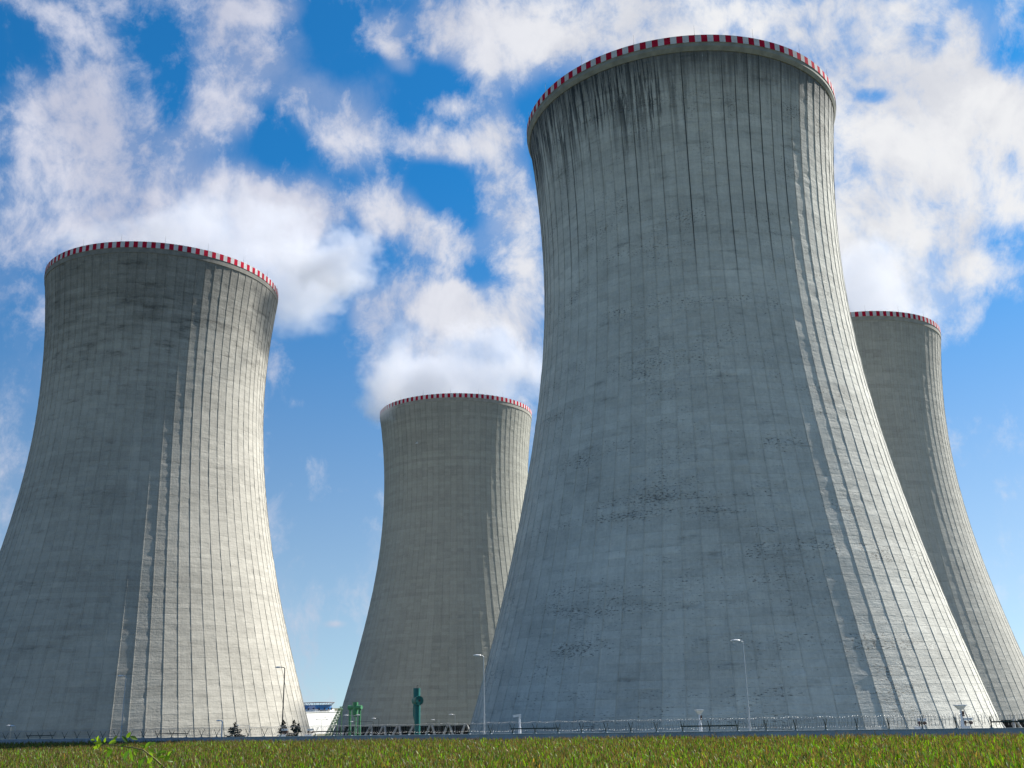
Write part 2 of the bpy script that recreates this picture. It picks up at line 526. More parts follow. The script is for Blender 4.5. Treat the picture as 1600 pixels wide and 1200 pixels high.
M_RED = simple('rim_red', (0.40, 0.012, 0.035), 0.9, var=0.22, scale=0.8, spec=0.05)
M_WHITE = simple('rim_white', (0.52, 0.52, 0.51), 0.9, var=0.12, scale=0.8, spec=0.05)
M_RIMDARK = simple('rim_concrete_dark', (0.20, 0.19, 0.165), 0.9, var=0.2, scale=0.5)
M_RIMGREY = simple('rim_concrete_grey', (0.29, 0.28, 0.24), 0.9, var=0.15, scale=0.5)
M_INNER = simple('inner_concrete', (0.30, 0.30, 0.29), 0.9)
M_CORN = simple('cornice_concrete', (0.22, 0.22, 0.185), 0.85, var=0.2, scale=0.5, bump=0.3)
M_LEG = simple('leg_concrete', (0.42, 0.41, 0.39), 0.85)
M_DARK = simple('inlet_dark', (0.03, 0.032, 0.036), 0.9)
M_GALV = simple('galvanised_steel', (0.50, 0.51, 0.53), 0.45, 0.7)
M_STEELDK = simple('dark_steel', (0.05, 0.055, 0.055), 0.6, 0.3)


def tower(label, x, y, mat, seed, corn=1.0, rot=0.0, mat_rim=None):
    t = empty('cooling_tower', (x, y, 0), rot)
    tag(t, label, 'cooling tower', 'hyperbolic cooling towers of the power station')
    sh = bpy.data.objects.new('shell', shell_mesh('shell', mat, M_INNER, seed))
    COL.objects.link(sh)
    sh.parent = t
    # cornice: ring flaring out below the painted parapet
    rt, rb = 32.28 + 0.34 * corn, prof(ZTOP)
    zc = 123.5 if corn else 123.3
    cb = MB()
    ro = rb + 0.12
    p0 = [(rb - 0.45, ZTOP), (ro, ZTOP - 0.05), (rb + 0.35 * corn + 0.16, ZTOP + 0.75), (rt - 0.12, zc - 0.15), (rt - 0.05, zc), (rt - 0.9, zc)]
    cb.lathe(p0, 180)
    cb.build('rim_cornice', M_CORN if corn else mat_rim or mat, t)
    # parapet painted in red and white blocks
    pb = MB()
    seg = 180
    z0, z1 = zc + 0.003, 125.0
    rr, ri = rt, rt - 0.35
    for k in range(seg):
        a0, a1 = 2 * math.pi * k / seg, 2 * math.pi * (k + 1) / seg
        def q(r_, a, z):
            return (r_ * math.cos(a), r_ * math.sin(a), z)
        vs = [q(rr, a0, z0), q(rr, a1, z0), q(rr, a1, z1), q(rr, a0, z1), q(ri, a0, z0), q(ri, a1, z0), q(ri, a1, z1), q(ri, a0, z1)]
        pb.add(vs, [(0, 1, 2, 3)], k % 2)
        pb.add(vs, [(3, 2, 6, 7), (5, 4, 7, 6)], 1)
    pb.build('rim_parapet', [M_RED, M_WHITE], t)
    for k in range(18):
        a = 2 * math.pi * (k + 0.3) / 18
        rd = MB()
        rd.tube([(0, 0, -0.5), (0, 0, 0.5), (0, 0, 2.1)], [0.035, 0.028, 0.012], 6)
        rd.box((0, 0, -0.1), (0.12, 0.12, 0.25))
        rd.build('lightning_rod', M_STEELDK, t, loc=((rt - 0.18) * math.cos(a), (rt - 0.18) * math.sin(a), 125.1))
    # slanted column pairs carrying the shell, dark air inlet behind them
    nl = 48
    lm = None
    for k in range(nl * 2):
        pair, side = divmod(k, 2)
        a = 2 * math.pi * (pair + 0.5) / nl
        if lm is None:
            r0, r1 = prof(ZBOT) - 0.1, 48.6
            ha = math.pi / nl * 0.86
            tops = Vector((r0, 0.35, ZBOT + 0.15))
            bots = Vector((r1 * math.cos(ha), r1 * math.sin(ha), YARD - 0.2))
            lb = MB()
            lb.tube([tops, bots], [0.42, 0.48], 8)
            lb.box(bots + Vector((0, 0, 0.1)), (1.3, 1.3, 0.7))
            lo = lb.build('support_leg', M_LEG, t)
            lmR = lo.data
            lb2 = MB()
            lb2.tube([Vector((tops.x, -tops.y, tops.z)), Vector((bots.x, -bots.y, bots.z))], [0.42, 0.48], 8)
            lb2.box(Vector((bots.x, -bots.y, bots.z + 0.1)), (1.3, 1.3, 0.7))
            lmL = bpy.data.meshes.new('support_leg')
            lmL.from_pydata(lb2.v, [], lb2.f)
            lmL.materials.append(M_LEG)
            lm = True
            lo.rotation_euler = (0, 0, a)
        else:
            lo = bpy.data.objects.new('support_leg', lmR if side == 0 else lmL)
            COL.objects.link(lo)
            lo.parent = t
            lo.rotation_euler = (0, 0, a)
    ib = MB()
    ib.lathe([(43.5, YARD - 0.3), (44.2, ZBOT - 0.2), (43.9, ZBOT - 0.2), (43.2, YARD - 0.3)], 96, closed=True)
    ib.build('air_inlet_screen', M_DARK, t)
    return t


C1 = concrete('concrete_weathered', (0.52, 0.51, 0.452), drip=1.0, spall=1.0, mottle=1.25, white=0.55, topdark=0.10, seed=1.0)
C2 = concrete('concrete_mottled', (0.375, 0.36, 0.315), drip=0.15, spall=0.10, mottle=1.15, white=0.1, topdark=0.34, seed=2.3)
C3 = concrete('concrete_clean', (0.35, 0.348, 0.30), drip=0.12, spall=0.0, mottle=0.5, white=0.0, topdark=0.06, seed=3.7)
C4 = concrete('concrete_grey', (0.42, 0.41, 0.36), drip=0.2, spall=0.2, mottle=0.55, white=0.1, topdark=0.08, seed=5.2)
T1P, T2P, T3P, T4P = (36.89, 196.17), (-100.79, 278.91), (-24.06, 423.21), (115.71, 341.30)
tower('largest cooling tower, grey concrete with black run-off streaks under its rim', *T1P, C1, 1, 1.0, R(1))
tower('pale cream cooling tower on the left with mottled dark bands near its top', *T2P, C2, 2, 0.0, R(2), M_RIMDARK)
tower('small clean grey cooling tower standing behind the green vent pipes', *T3P, C3, 3, 0.0, R(3.2), M_RIMGREY)
tower('cooling tower half hidden behind the right flank of the largest tower', *T4P, C4, 4, 0.0, R(0.4), M_RIMGREY)

# ------------------------------------------------------------------ steam plumes
def steam_material(name, seed, density, freq=0.030, soft=0.45):
    mt = bpy.data.materials.new(name)
    mt.use_nodes = True
    s = NT(mt.node_tree)
    tc = s.n('ShaderNodeTexCoord')
    loc = tc.outputs['Object']                       # unit ellipsoid
    pos = s.n('ShaderNodeNewGeometry').outputs['Position']
    pos = s.vmath('ADD', pos, (seed * 91.0, seed * 37.0, 0))
    r = s.vmath('LENGTH', loc, out='v')
    nz = s.noise(pos, freq, 7, 0.62, 0.0)
    d = s.math('ADD', s.math('SUBTRACT', 0.74, r), s.math('MULTIPLY', s.math('SUBTRACT', nz, 0.5), 3.2))
    d = s.ramp(d, 0.0, soft)
    d = s.math('MULTIPLY', d, s.ramp(r, 0.84, 0.99, 1.0, 0.0))
    v = s.n('ShaderNodeVolumePrincipled')
    v.inputs['Color'].default_value = (0.82, 0.835, 0.88, 1)
    v.inputs['Anisotropy'].default_value = 0.0
    s.put(v.inputs['Density'], s.math('MULTIPLY', d, density))
    out = s.n('ShaderNodeOutputMaterial')
    s.put(out.inputs['Volume'], v.outputs[0])
    return mt


def plume(label, c, rad, rot, density, seed, freq=0.030):
    me = bpy.data.meshes.new('steam_plume')
    bm = bmesh.new()
    bmesh.ops.create_icosphere(bm, subdivisions=4, radius=1.0)
    bm.to_mesh(me)
    bm.free()
    me.materials.append(steam_material('steam', seed, density, freq))
    o = bpy.data.objects.new('steam_plume', me)
    COL.objects.link(o)
    o.location = c
    o.scale = rad
    o.rotation_euler = (0, 0, rot)
    tag(o, label, 'steam', 'steam plumes over the towers')
    return o


plume('white steam drifting to the right from the rim of the pale cream tower', (T2P[0] + 12, T2P[1] + 26, 145), (62, 46, 25), R(20), 0.038, 1.0)
plume('white steam rising over the rim of the small far tower', (T3P[0] - 4, T3P[1] + 18, 146), (56, 46, 30), R(10), 0.045, 2.0)
plume('white steam rising behind the half hidden tower on the right', (T4P[0] + 6, T4P[1] + 22, 148), (52, 46, 32), R(0), 0.045, 3.0)
plume('dense white steam puff hanging beside the right edge of the cream tower rim', (-54, 290, 136), (26, 22, 15), R(25), 0.09, 4.0, 0.055)
plume('thin wisp of steam spilling over the left rim of the small far tower', tuple(at(598, 646, 396)), (9, 9, 6), 0, 0.035, 5.0, 0.12)
SC.cycles.volume_bounces = 4
SC.cycles.volume_step_rate = 0.35
SC.cycles.volume_max_steps = 256

# ------------------------------------------------------------------ terrain
FB, FC, FA = 2.1367, -1.2978, (-69.0, 145.78)       # one fence bay (2.5 m), first fence post
FE = Vector((FB, FC, 0)).normalized()               # along the fence
FN = Vector((FC, -FB, 0)).normalized()              # from the fence towards the field
F0 = Vector((FA[0], FA[1], 0))


def wall_top(s):
    n = max(-8.0, min(62.0, s / 2.5))
    return 3.865 + 0.0180 * n


def fence_pt(n, q=0.0, z=0.0):
    p = F0 + FE * (2.5 * n) + FN * q
    return Vector((p.x, p.y, z))


def sq(x, y):
    d = Vector((x, y, 0)) - F0
    return d.dot(FE), d.dot(FN)


def ground_z(s, q):
    field = wall_top(s) - 2.65
    def sm(a, b, t):
        t = max(0.0, min(1.0, (t - a) / (b - a)))
        return t * t * (3 - 2 * t)
    if q < 0:
        return field + (YARD - field) * sm(0.5, 34.0, -q)
    return field + (5.72 - field) * sm(68.0, 85.5, q)


def soil(name, c1, c2, scale):
    mt = bpy.data.materials.new(name)
    mt.use_nodes = True
    s = NT(mt.node_tree)
    co = s.n('ShaderNodeTexCoord').outputs['Object']
    a = s.noise(co, scale, 8, 0.65)
    b_ = s.noise(co, scale * 0.08, 4, 0.6)
    c = s.mix(s.ramp(s.math('ADD', s.math('MULTIPLY', a, 0.6), s.math('MULTIPLY', b_, 0.4)), 0.38, 0.62), c1, c2)
    b = s.n('ShaderNodeBsdfPrincipled')
    s.put(b.inputs['Base Color'], c)
    b.inputs['Roughness'].default_value = 0.95
    bp = s.n('ShaderNodeBump')
    bp.inputs['Distance'].default_value = 0.05
    s.put(bp.inputs['Height'], a)
    s.put(b.inputs['Normal'], bp.outputs[0])
    out = s.n('ShaderNodeOutputMaterial')
    s.put(out.inputs[0], b.outputs[0])
    return mt


M_SOIL = soil('soil', (0.10, 0.085, 0.05), (0.07, 0.085, 0.035), 0.9)
ss = [-6000, -2500, -1000, -400, -150, -60, -20] + list(np.arange(0, 161, 8.0)) + [200, 300, 500, 1000, 2500, 6000]
qs = [-6000, -2500, -1200, -700, -400, -250, -160, -100, -60] + list(np.arange(-36, 0.1, 3.0)) + \
     list(np.arange(4, 68, 8.0)) + list(np.arange(68, 90, 1.5)) + [95, 110, 160, 300, 800, 2500, 6000]
g = MB()
for s_ in ss:
    for q_ in qs:
        p = F0 + FE * s_ + FN * q_
        g.v.append((p.x, p.y, ground_z(s_, q_)))
nq = len(qs)
for i in range(len(ss) - 1):
    for j in range(nq - 1):
        g.f.append((i * nq + j, i * nq + j + 1, (i + 1) * nq + j + 1, (i + 1) * nq + j))
        g.mi.append(0)
tag(g.build('ground', M_SOIL, smooth=True), kind='structure')


# ------------------------------------------------------------------ maize field
def leaf_material(name, translucency=0.45):
    mt = bpy.data.materials.new(name)
    mt.use_nodes = True
    s = NT(mt.node_tree)
    at_ = s.n('ShaderNodeAttribute', attribute_name='tone')
    nz = s.noise(s.n('ShaderNodeTexCoord').outputs['Object'], 9.0, 3, 0.6)
    c = s.mix(1.0, at_.outputs['Color'], s.ramp(nz, 0.3, 0.7, 0.8, 1.2), 'MULTIPLY')
    b = s.n('ShaderNodeBsdfPrincipled')
    s.put(b.inputs['Base Color'], c)
    b.inputs['Roughness'].default_value = 0.46
    b.inputs['Specular IOR Level'].default_value = 0.30
    t = s.n('ShaderNodeBsdfTranslucent')
    s.put(t.inputs[0], s.mix(1.0, c, (1.25, 1.35, 0.5), 'MULTIPLY'))
    ms_ = s.n('ShaderNodeMixShader')
    ms_.inputs[0].default_value = translucency
    s.put(ms_.inputs[1], b.outputs[0])
    s.put(ms_.inputs[2], t.outputs[0])
    out = s.n('ShaderNodeOutputMaterial')
    s.put(out.inputs[0], ms_.outputs[0])
    return mt


M_MAIZE = leaf_material('maize_leaf', 0.5)


def maize_field():
    n0, n1 = -8, 66
    rows = np.arange(1.6, 64, 0.76)
    along = np.arange(n0 * 2.5, n1 * 2.5, 0.22)
    S_, Q_ = np.meshgrid(along, rows)
    S_ = S_.ravel() + rng.uniform(-0.07, 0.07, S_.size)
    Q_ = Q_.ravel() + rng.uniform(-0.10, 0.10, Q_.size)
    X = F0.x + FE.x * S_ + FN.x * Q_
    Y = F0.y + FE.y * S_ + FN.y * Q_
    Z = 3.865 + 0.0180 * np.clip(S_ / 2.5, -8, 62) - 2.65
    # keep what a slightly wider view than the photograph's can see
    ok = (np.abs(X) < 0.56 * Y + 4) & (Y > 30) & (Y - 0.0 < 170)
    keep_p = rng.uniform(0, 1, X.size) < np.clip(1.25 - Y / 260, 0.55, 1.0)
    ok &= keep_p
    X, Y, Z = X[ok], Y[ok], Z[ok]
    N = X.size
    patch = 0.5 + 0.5 * np.sin(X * 0.23 + 1.3 * np.sin(Y * 0.11)) * np.cos(Y * 0.19 + np.sin(X * 0.07))
    H = 2.15 + 0.10 * patch + rng.normal(0, 0.085, N)
    V, Fq, T = [], [], []
    base = 0
    NL = 7
    green = np.array([0.082, 0.180, 0.008])
    for l in range(NL):
        fr = l / (NL - 1)
        zb = H * (0.50 + 0.36 * fr)
        phi = rng.uniform(0, 2 * math.pi, N) if l % 2 == 0 else phi + math.pi + rng.normal(0, 0.5, N)
        L = (0.70 - 0.16 * fr) * rng.uniform(0.75, 1.2, N)
        up0 = np.radians(rng.normal(68 + 12 * fr, 7, N))
        droop = rng.uniform(0.1, 1.7 - 1.0 * fr, N)
        wd = rng.uniform(0.032, 0.054, N)
        segs = 3
        pts = []
        ang = up0.copy()
        px, pz = np.zeros(N), zb.copy()
        pts.append((px.copy(), pz.copy()))
        for k in range(segs):
            px = px + np.cos(ang) * L / segs
            pz = pz + np.sin(ang) * L / segs
            ang = ang - droop / segs * (1 + 0.5 * k)
            pts.append((px.copy(), pz.copy()))
        cw, sw = np.cos(phi), np.sin(phi)
        tw = rng.normal(0, 0.35, N)
        wk = [0.7, 1.0, 0.75, 0.08]
        rows_ = []
        for k, (a, zz) in enumerate(pts):
            wv2 = wd * wk[k]
            lx = -sw * wv2
            ly = cw * wv2
            lz = wv2 * np.sin(tw * k)
            rows_.append(np.stack([X + cw * a + lx, Y + sw * a + ly, Z + zz + lz], -1))
            rows_.append(np.stack([X + cw * a - lx, Y + sw * a - ly, Z + zz - lz], -1))
        P = np.stack(rows_, 1)                     # N, 8, 3
        V.append(P.reshape(-1, 3))
        idx = base + np.arange(N)[:, None] * 8
        for k in range(segs):
            Fq.append(np.stack([idx[:, 0] + 2 * k, idx[:, 0] + 2 * k + 1, idx[:, 0] + 2 * k + 3, idx[:, 0] + 2 * k + 2], -1))
        base += N * 8
        tone = green[None] * rng.uniform(0.25, 1.7, (N, 1)) * np.array([1, 1, 1])[None]
        dry = rng.uniform(0, 1, N) < 0.12 * (1.2 - fr) + 0.10
        tone[dry] = np.array([0.22, 0.17, 0.07]) * rng.uniform(0.7, 1.3, (dry.sum(), 1))
        yel = rng.uniform(0, 1, N) < 0.25
        tone[yel] *= np.array([1.5, 1.1, 0.9])
        T.append(np.repeat(tone, 8, 0))
    # tassels: seven thin brown branches
    for l in range(5):
        phi = rng.uniform(0, 2 * math.pi, N)
        sp = rng.uniform(0.02, 0.16, N) if l else np.zeros(N)
        L = rng.uniform(0.16, 0.32, N) * (rng.uniform(0, 1, N) < 0.75)
        wd = rng.uniform(0.006, 0.011, N)
        cw, sw = np.cos(phi), np.sin(phi)
        z0 = Z + H * 0.99
        q = rng.uniform(0, 2 * math.pi, N)
        lx, ly = np.cos(q) * wd, np.sin(q) * wd
        rows_ = [np.stack([X + lx, Y + ly, z0], -1), np.stack([X - lx, Y - ly, z0], -1),
                 np.stack([X + cw * sp - lx, Y + sw * sp - ly, z0 + L], -1), np.stack([X + cw * sp + lx, Y + sw * sp + ly, z0 + L], -1)]
        V.append(np.stack(rows_, 1).reshape(-1, 3))
        idx = base + np.arange(N) * 4
        Fq.append(np.stack([idx, idx + 1, idx + 2, idx + 3], -1))
        base += N * 4
        tone = np.array([0.125, 0.08, 0.045])[None] * rng.uniform(0.6, 1.5, (N, 1))
        T.append(np.repeat(tone, 4, 0))
    V = np.concatenate(V)
    Fq = np.concatenate(Fq)
    T = np.concatenate(T)
    me = bpy.data.meshes.new('maize_field')
    me.vertices.add(len(V))
    me.vertices.foreach_set('co', V.astype(np.float32).ravel())
    me.loops.add(len(Fq) * 4)
    me.loops.foreach_set('vertex_index', Fq.astype(np.int32).ravel())
    me.polygons.add(len(Fq))
    me.polygons.foreach_set('loop_start', (np.arange(len(Fq)) * 4).astype(np.int32))
    me.update(calc_edges=True)
    ca = me.color_attributes.new('tone', 'FLOAT_COLOR', 'POINT')
    ca.data.foreach_set('color', np.concatenate([T, np.ones((len(T), 1))], 1).astype(np.float32).ravel())
    me.materials.append(M_MAIZE)
    o = bpy.data.objects.new('maize_field', me)
    COL.objects.link(o)
    tag(o, 'field of ripening green maize with brown tassels in front of the fence', 'maize', kind='stuff')
    print('maize plants', N, 'quads', len(Fq))


maize_field()

# ------------------------------------------------------------------ perimeter fence
M_WALL = simple('fence_panel', (0.32, 0.35, 0.39), 0.7, var=0.16, scale=0.6, bump=0.2)
M_CAP = simple('fence_cap', (0.33, 0.37, 0.40), 0.6, var=0.1)
M_BRK = simple('bracket_green', (0.018, 0.04, 0.035), 0.5, 0.2)
M_RAZOR = simple('razor_wire', (0.36, 0.36, 0.36), 0.45, 0.9)
fence = empty('perimeter_fence', fence_pt(22, 0, 1.6))
tag(fence, 'long blue grey perimeter wall topped with V brackets and a coil of razor wire', 'fence')
FI = Matrix.Translation(-fence_pt(22, 0, 1.6))
NF0, NF1 = -8, 60
wb, cbm = MB(), MB()
for n in range(NF0, NF1):
    a, b = fence_pt(n), fence_pt(n + 1)
    za, zb = wall_top(n * 2.5), wall_top(n * 2.5 + 2.5)
    hn = FN * 0.075
    e0, e1 = FE * 0.008, FE * -0.008
    ga, gb = za - 3.0, zb - 3.0
    def P(p, q, z):
        r_ = FI @ Vector((p.x + q.x, p.y + q.y, z))
        return r_
    A, B = a + e0, b + e1
    vs = [P(A, hn, ga), P(B, hn, gb), P(B, hn, zb), P(A, hn, za), P(A, -hn, ga), P(B, -hn, gb), P(B, -hn, zb), P(A, -hn, za)]
    wb.add(vs, [(0, 1, 2, 3), (5, 4, 7, 6), (3, 2, 6, 7), (0, 3, 7, 4), (1, 5, 6, 2)])
    # post between panels
    hp = FN * 0.10
    ep = FE * 0.09
    vs = [P(a - ep, hp, ga), P(a + ep, hp, ga), P(a + ep, hp, za + 0.003), P(a - ep, hp, za + 0.003),
          P(a - ep, -hp, ga), P(a + ep, -hp, ga), P(a + ep, -hp, za + 0.003), P(a - ep, -hp, za + 0.003)]
    wb.add(vs, [(0, 1, 2, 3), (5, 4, 7, 6), (3, 2, 6, 7), (0, 3, 7, 4), (1, 5, 6, 2)])
    hc = FN * 0.12
    vs = [P(a, hc, za + 0.005), P(b, hc, zb + 0.005), P(b, hc, zb + 0.055), P(a, hc, za + 0.055),
          P(a, -hc, za + 0.005), P(b, -hc, zb + 0.005), P(b, -hc, zb + 0.055), P(a, -hc, za + 0.055)]
    cbm.add(vs, [(0, 1, 2, 3), (5, 4, 7, 6), (3, 2, 6, 7), (4, 5, 1, 0)])
wb.build('wall_panel', M_WALL, fence)
cbm.build('coping', M_CAP, fence)
# V brackets
vb = MB()
vb.box((0, 0, 0.09), (0.09, 0.09, 0.20))
vb.box((0, 0, 0.02), (0.24, 0.24, 0.05), 1)
for sg in (-1, 1):
    a, b = Vector((0, 0, 0.16)), Vector((0, sg * 0.44, 0.86))
    vb.tube([a, b], 0.034, 4)
    vb.box(b - (b - a) * 0.5, (0.02, 0.02, 0.02))
vproto = vb.build('v_bracket', [M_BRK, M_CAP], fence)
frz = math.atan2(FE.y, FE.x)
first = True
for n in range(-3, 55):
    o = vproto if first else vproto.copy()
    if not first:
        COL.objects.link(o)
    first = False
    o.location = FI @ fence_pt(n, 0, wall_top(n * 2.5) + 0.056)
    o.rotation_euler = (0, random.uniform(-0.03, 0.03), frz)
for (n0, n1) in ((2, 4), (12, 14), (22, 24), (32, 34), (39, 41), (49, 53)):
    cb_ = MB()
    a, b = fence_pt(n0, 0.02), fence_pt(n1, 0.02)
    a.z, b.z = wall_top(n0 * 2.5) + 0.50, wall_top(n1 * 2.5) + 0.50
    a, b = FI @ a, FI @ b
    for dq in (-0.30, 0.30):
        k = FN * dq
        cb_.tube([a + k, b + k], 0.05, 6)
    cb_.build('crossbar', M_BRK, fence)
# razor wire coil
rc = MB()
turns_per_m = 3.9
cr = 0.42
pts = []
s0, s1 = -6.0 * 2.5, 56 * 2.5
nt = int((s1 - s0) * turns_per_m)
ph = 0.0
STEPS = 18
for i in range(nt * STEPS):
    t = i / STEPS
    s_ = s0 + t / turns_per_m
    wob = 1 + 0.05 * math.sin(s_ * 0.9) + 0.03 * math.sin(s_ * 2.3)
    sag = 0.05 * math.sin(s_ * 2 * math.pi / 2.5 + 1.57)
    a = 2 * math.pi * t
    p = fence_pt(s_ / 2.5, cr * wob * math.cos(a), wall_top(s_) + 0.68 + sag * 0.6 + cr * wob * math.sin(a))
    pts.append(FI @ (p + FE * (0.05 * math.sin(t * 1.7))))
vs, fs = [], []
for i, p in enumerate(pts):                       # flat razor strip, two crossed faces
    a = 2 * math.pi * i / STEPS
    rad_ = FN * math.cos(a) + Vector((0, 0, math.sin(a)))
    vs += [p + rad_ * 0.011, p - rad_ * 0.011, p + FE * 0.011, p - FE * 0.011]
    if i:
        o_ = (i - 1) * 4
        fs += [(o_, o_ + 1, o_ + 5, o_ + 4), (o_ + 2, o_ + 3, o_ + 7, o_ + 6)]
rc.add(vs, fs)
rc.build('razor_wire_coil', M_RAZOR, fence)


# ------------------------------------------------------------------ lamps
M_LAMPWHITE = simple('lamp_white', (0.70, 0.70, 0.70), 0.4, 0.1, var=0.05)
M_POLE = simple('pole_grey', (0.42, 0.44, 0.46), 0.45, 0.6, var=0.08)
M_POLEDK = simple('pole_bronze', (0.10, 0.09, 0.085), 0.5, 0.5)
M_LENS = simple('lamp_lens', (0.45, 0.47, 0.5), 0.15, 0.0)


def lamp(px, top, Y, arms, label, group, pole=M_POLE, rad=0.085, head=1.0, collar=True):
    """arms: list of arm lengths in metres along world x (negative = left)"""
    T = at(px, top, Y)
    s_, q_ = sq(T.x, T.y)
    zb = ground_z(s_, q_) - 0.05
    H = T.z - zb
    o = empty('street_lamp', (T.x, T.y, zb))
    tag(o, label, 'street lamp', group)
    b = MB()
    b.tube([(0, 0, 0), (0, 0, H * 0.45), (0, 0, H * 0.451), (0, 0, H)], [rad * 1.15, rad * 1.05, rad * 0.8, rad * 0.62], 10)
    if collar:
        b.tube([(0, 0, H * 0.445), (0, 0, H * 0.445 + 0.18)], rad * 1.35, 10)
    b.build('pole', pole, o, smooth=False)
    for L in arms:
        sg = 1 if L > 0 else -1
        a = MB()
        a.tube([(0, 0, H - 0.02), (sg * 0.12, 0, H + 0.07), (L * 0.5, 0, H + 0.12), (L, 0, H + 0.13)], rad * 0.5, 8)
        ao = a.build('arm', pole, o)
        h = MB()
        c = Vector((L + sg * 0.30 * head, 0, H + 0.12))
        ring = [(-0.36, 0.06, 0.05), (-0.22, 0.13, 0.09), (0.05, 0.17, 0.11), (0.28, 0.13, 0.08), (0.38, 0.04, 0.03)]
        vs, fs = [], []
        for (rx, ry, rz) in ring:
            for k in range(10):
                q = 2 * math.pi * k / 10
                zz = math.sin(q)
                vs.append(c + Vector((sg * rx * head, ry * math.cos(q) * head, rz * head * (zz if zz > 0 else 0.45 * zz) + sg * 0)))
        for i in range(len(ring) - 1):
            for k in range(10):
                fs.append((i * 10 + k, (i + 1) * 10 + k, (i + 1) * 10 + (k + 1) % 10, i * 10 + (k + 1) % 10))
        fs += [tuple(range(10)), tuple(range(40, 50))]
        h.add(vs, fs)
        ho = h.build('lamp_head', M_LAMPWHITE, o, smooth=True)
        ln = MB()
        ln.box(c + Vector((sg * 0.03, 0, -0.065 * head)), (0.42 * head, 0.2 * head, 0.03))
        ln.build('lens', M_LENS, ho)
    return o


GT, GS = 'tall street lamps behind the fence', 'small street lamps between the towers'
lamp(1160.5, 1003, 96, [-0.30], 'tall silver street lamp in front of the shaded face of the largest tower', GT, head=1.15)
lamp(755.5, 1026, 111, [-0.30], 'tall silver street lamp beside the left foot of the largest tower', GT, head=1.15)
lamp(445, 1044, 140, [-0.55], 'tall dark street lamp rising from the conifers before the lit side of the cream tower', GT, M_POLEDK, 0.105, 1.1)
lamp(197, 1057.5, 150, [-0.45], 'tall blue grey street lamp in front of the shadow edge of the cream tower', GT, M_POLE, 0.095, 1.1)
lamp(390, 1134, 190, [-1.75], 'thin street lamp with a long arm reaching left above the first conifer', GS, M_POLE, 0.06, 0.9, False)
lamp(24.5, 1135.5, 160, [-0.25], 'short street lamp at the cream tower foot, near the left edge of the picture', GS, M_POLE, 0.07, 1.2, False)
lamp(17.5, 1134.5, 205, [-0.30], 'thin street lamp, leftmost of all, beside the short lamp', GS, M_POLE, 0.05, 0.9, False)
lamp(555, 1118.5, 235, [-1.6, 0.15], 'double armed street lamp in front of the pale green pipe frame', GS, M_POLE, 0.075, 1.35, False)
lamp(592, 1123.5, 235, [-0.75], 'thin street lamp just right of the pale green pipe frame', GS, M_STEELDK, 0.06, 1.25, False)
lamp(583, 1128, 240, [-4.5], 'dark street lamp with a very long arm behind the pale green pipe frame', GS, M_STEELDK, 0.075, 1.0, False)
lamp(686, 1125.5, 245, [-1.1], 'thin blue grey street lamp right of the teal vent pipe', GS, M_POLE, 0.05, 1.1, False)
lamp(711, 1117.5, 215, [-0.45], 'thin street lamp midway between the teal vent pipe and the tall silver lamp', GS, M_POLE, 0.06, 1.2, False)
lamp(503, 1125, 260, [-0.95, 0.95], 'thin double armed street lamp in front of the white building', GS, M_POLE, 0.05, 0.85, False)
lamp(517.7, 1121, 280, [-1.3], 'thin street lamp between the white building and the green truss', GS, M_POLE, 0.055, 0.8, False)

# ------------------------------------------------------------------ security masts and cameras
M_IRB = simple('infrared_lamp', (0.10, 0.05, 0.035), 0.5)
M_MAST = simple('mast_white', (0.62, 0.64, 0.68), 0.45, 0.2, var=0.06)


def mast(px, top, Y, kind, label):
    T = at(px, top, Y)
    s_, q_ = sq(T.x, T.y)
    zb = ground_z(s_, q_) - 0.05
    H = T.z - zb
    o = empty('security_mast', (T.x, T.y, zb))
    tag(o, label, 'security mast', 'white security masts along the fence')
    b = MB()
    b.tube([(0, 0, 0), (0, 0, H - 1.15), (0, 0, H - 1.14), (0, 0, H - 0.25)], [0.16, 0.15, 0.10, 0.085], 12)
    b.build('post', M_MAST, o)
    b = MB()
    if kind == 'flood':
        w0, w1 = 0.16, 0.36
        z0, z1 = H - 0.30, H
        vs = [(-w0, -w0, z0), (w0, -w0, z0), (w0, w0, z0), (-w0, w0, z0), (-w1, -w1, z1), (w1, -w1, z1), (w1, w1, z1), (-w1, w1, z1)]
        b.add(vs, [(3, 2, 1, 0), (0, 1, 5, 4), (1, 2, 6, 5), (2, 3, 7, 6), (3, 0, 4, 7)])
        b.box((0, 0, H + 0.035), (0.80, 0.80, 0.065))
        b.build('detector_head', M_MAST, o)
        b = MB()
        b.box((0.13, -0.1, H - 0.62), (0.12, 0.16, 0.40))
        b.build('junction_box', M_IRB, o)
    else:
        M = Matrix.Rotation(R(-8), 3, 'Y')
        b.box((-0.22, 0, H - 0.10), (0.78, 0.26, 0.16), 0, M)
        b.box((-0.22, 0, H + 0.012), (0.90, 0.32, 0.035), 0, M)
        b.box((0.06, 0, H - 0.20), (0.20, 0.16, 0.20))
        b.build('camera_housing', M_MAST, o)
    return o


mast(811.5, 1117, 107, 'cam', 'white mast carrying a camera housing, left of the other masts along the coil')
mast(1092.5, 1110, 98, 'flood', 'white mast with a funnel shaped head before the middle of the largest tower')
mast(1500, 1102.5, 87, 'flood', 'white mast with a funnel shaped head near the right foot of the largest tower')


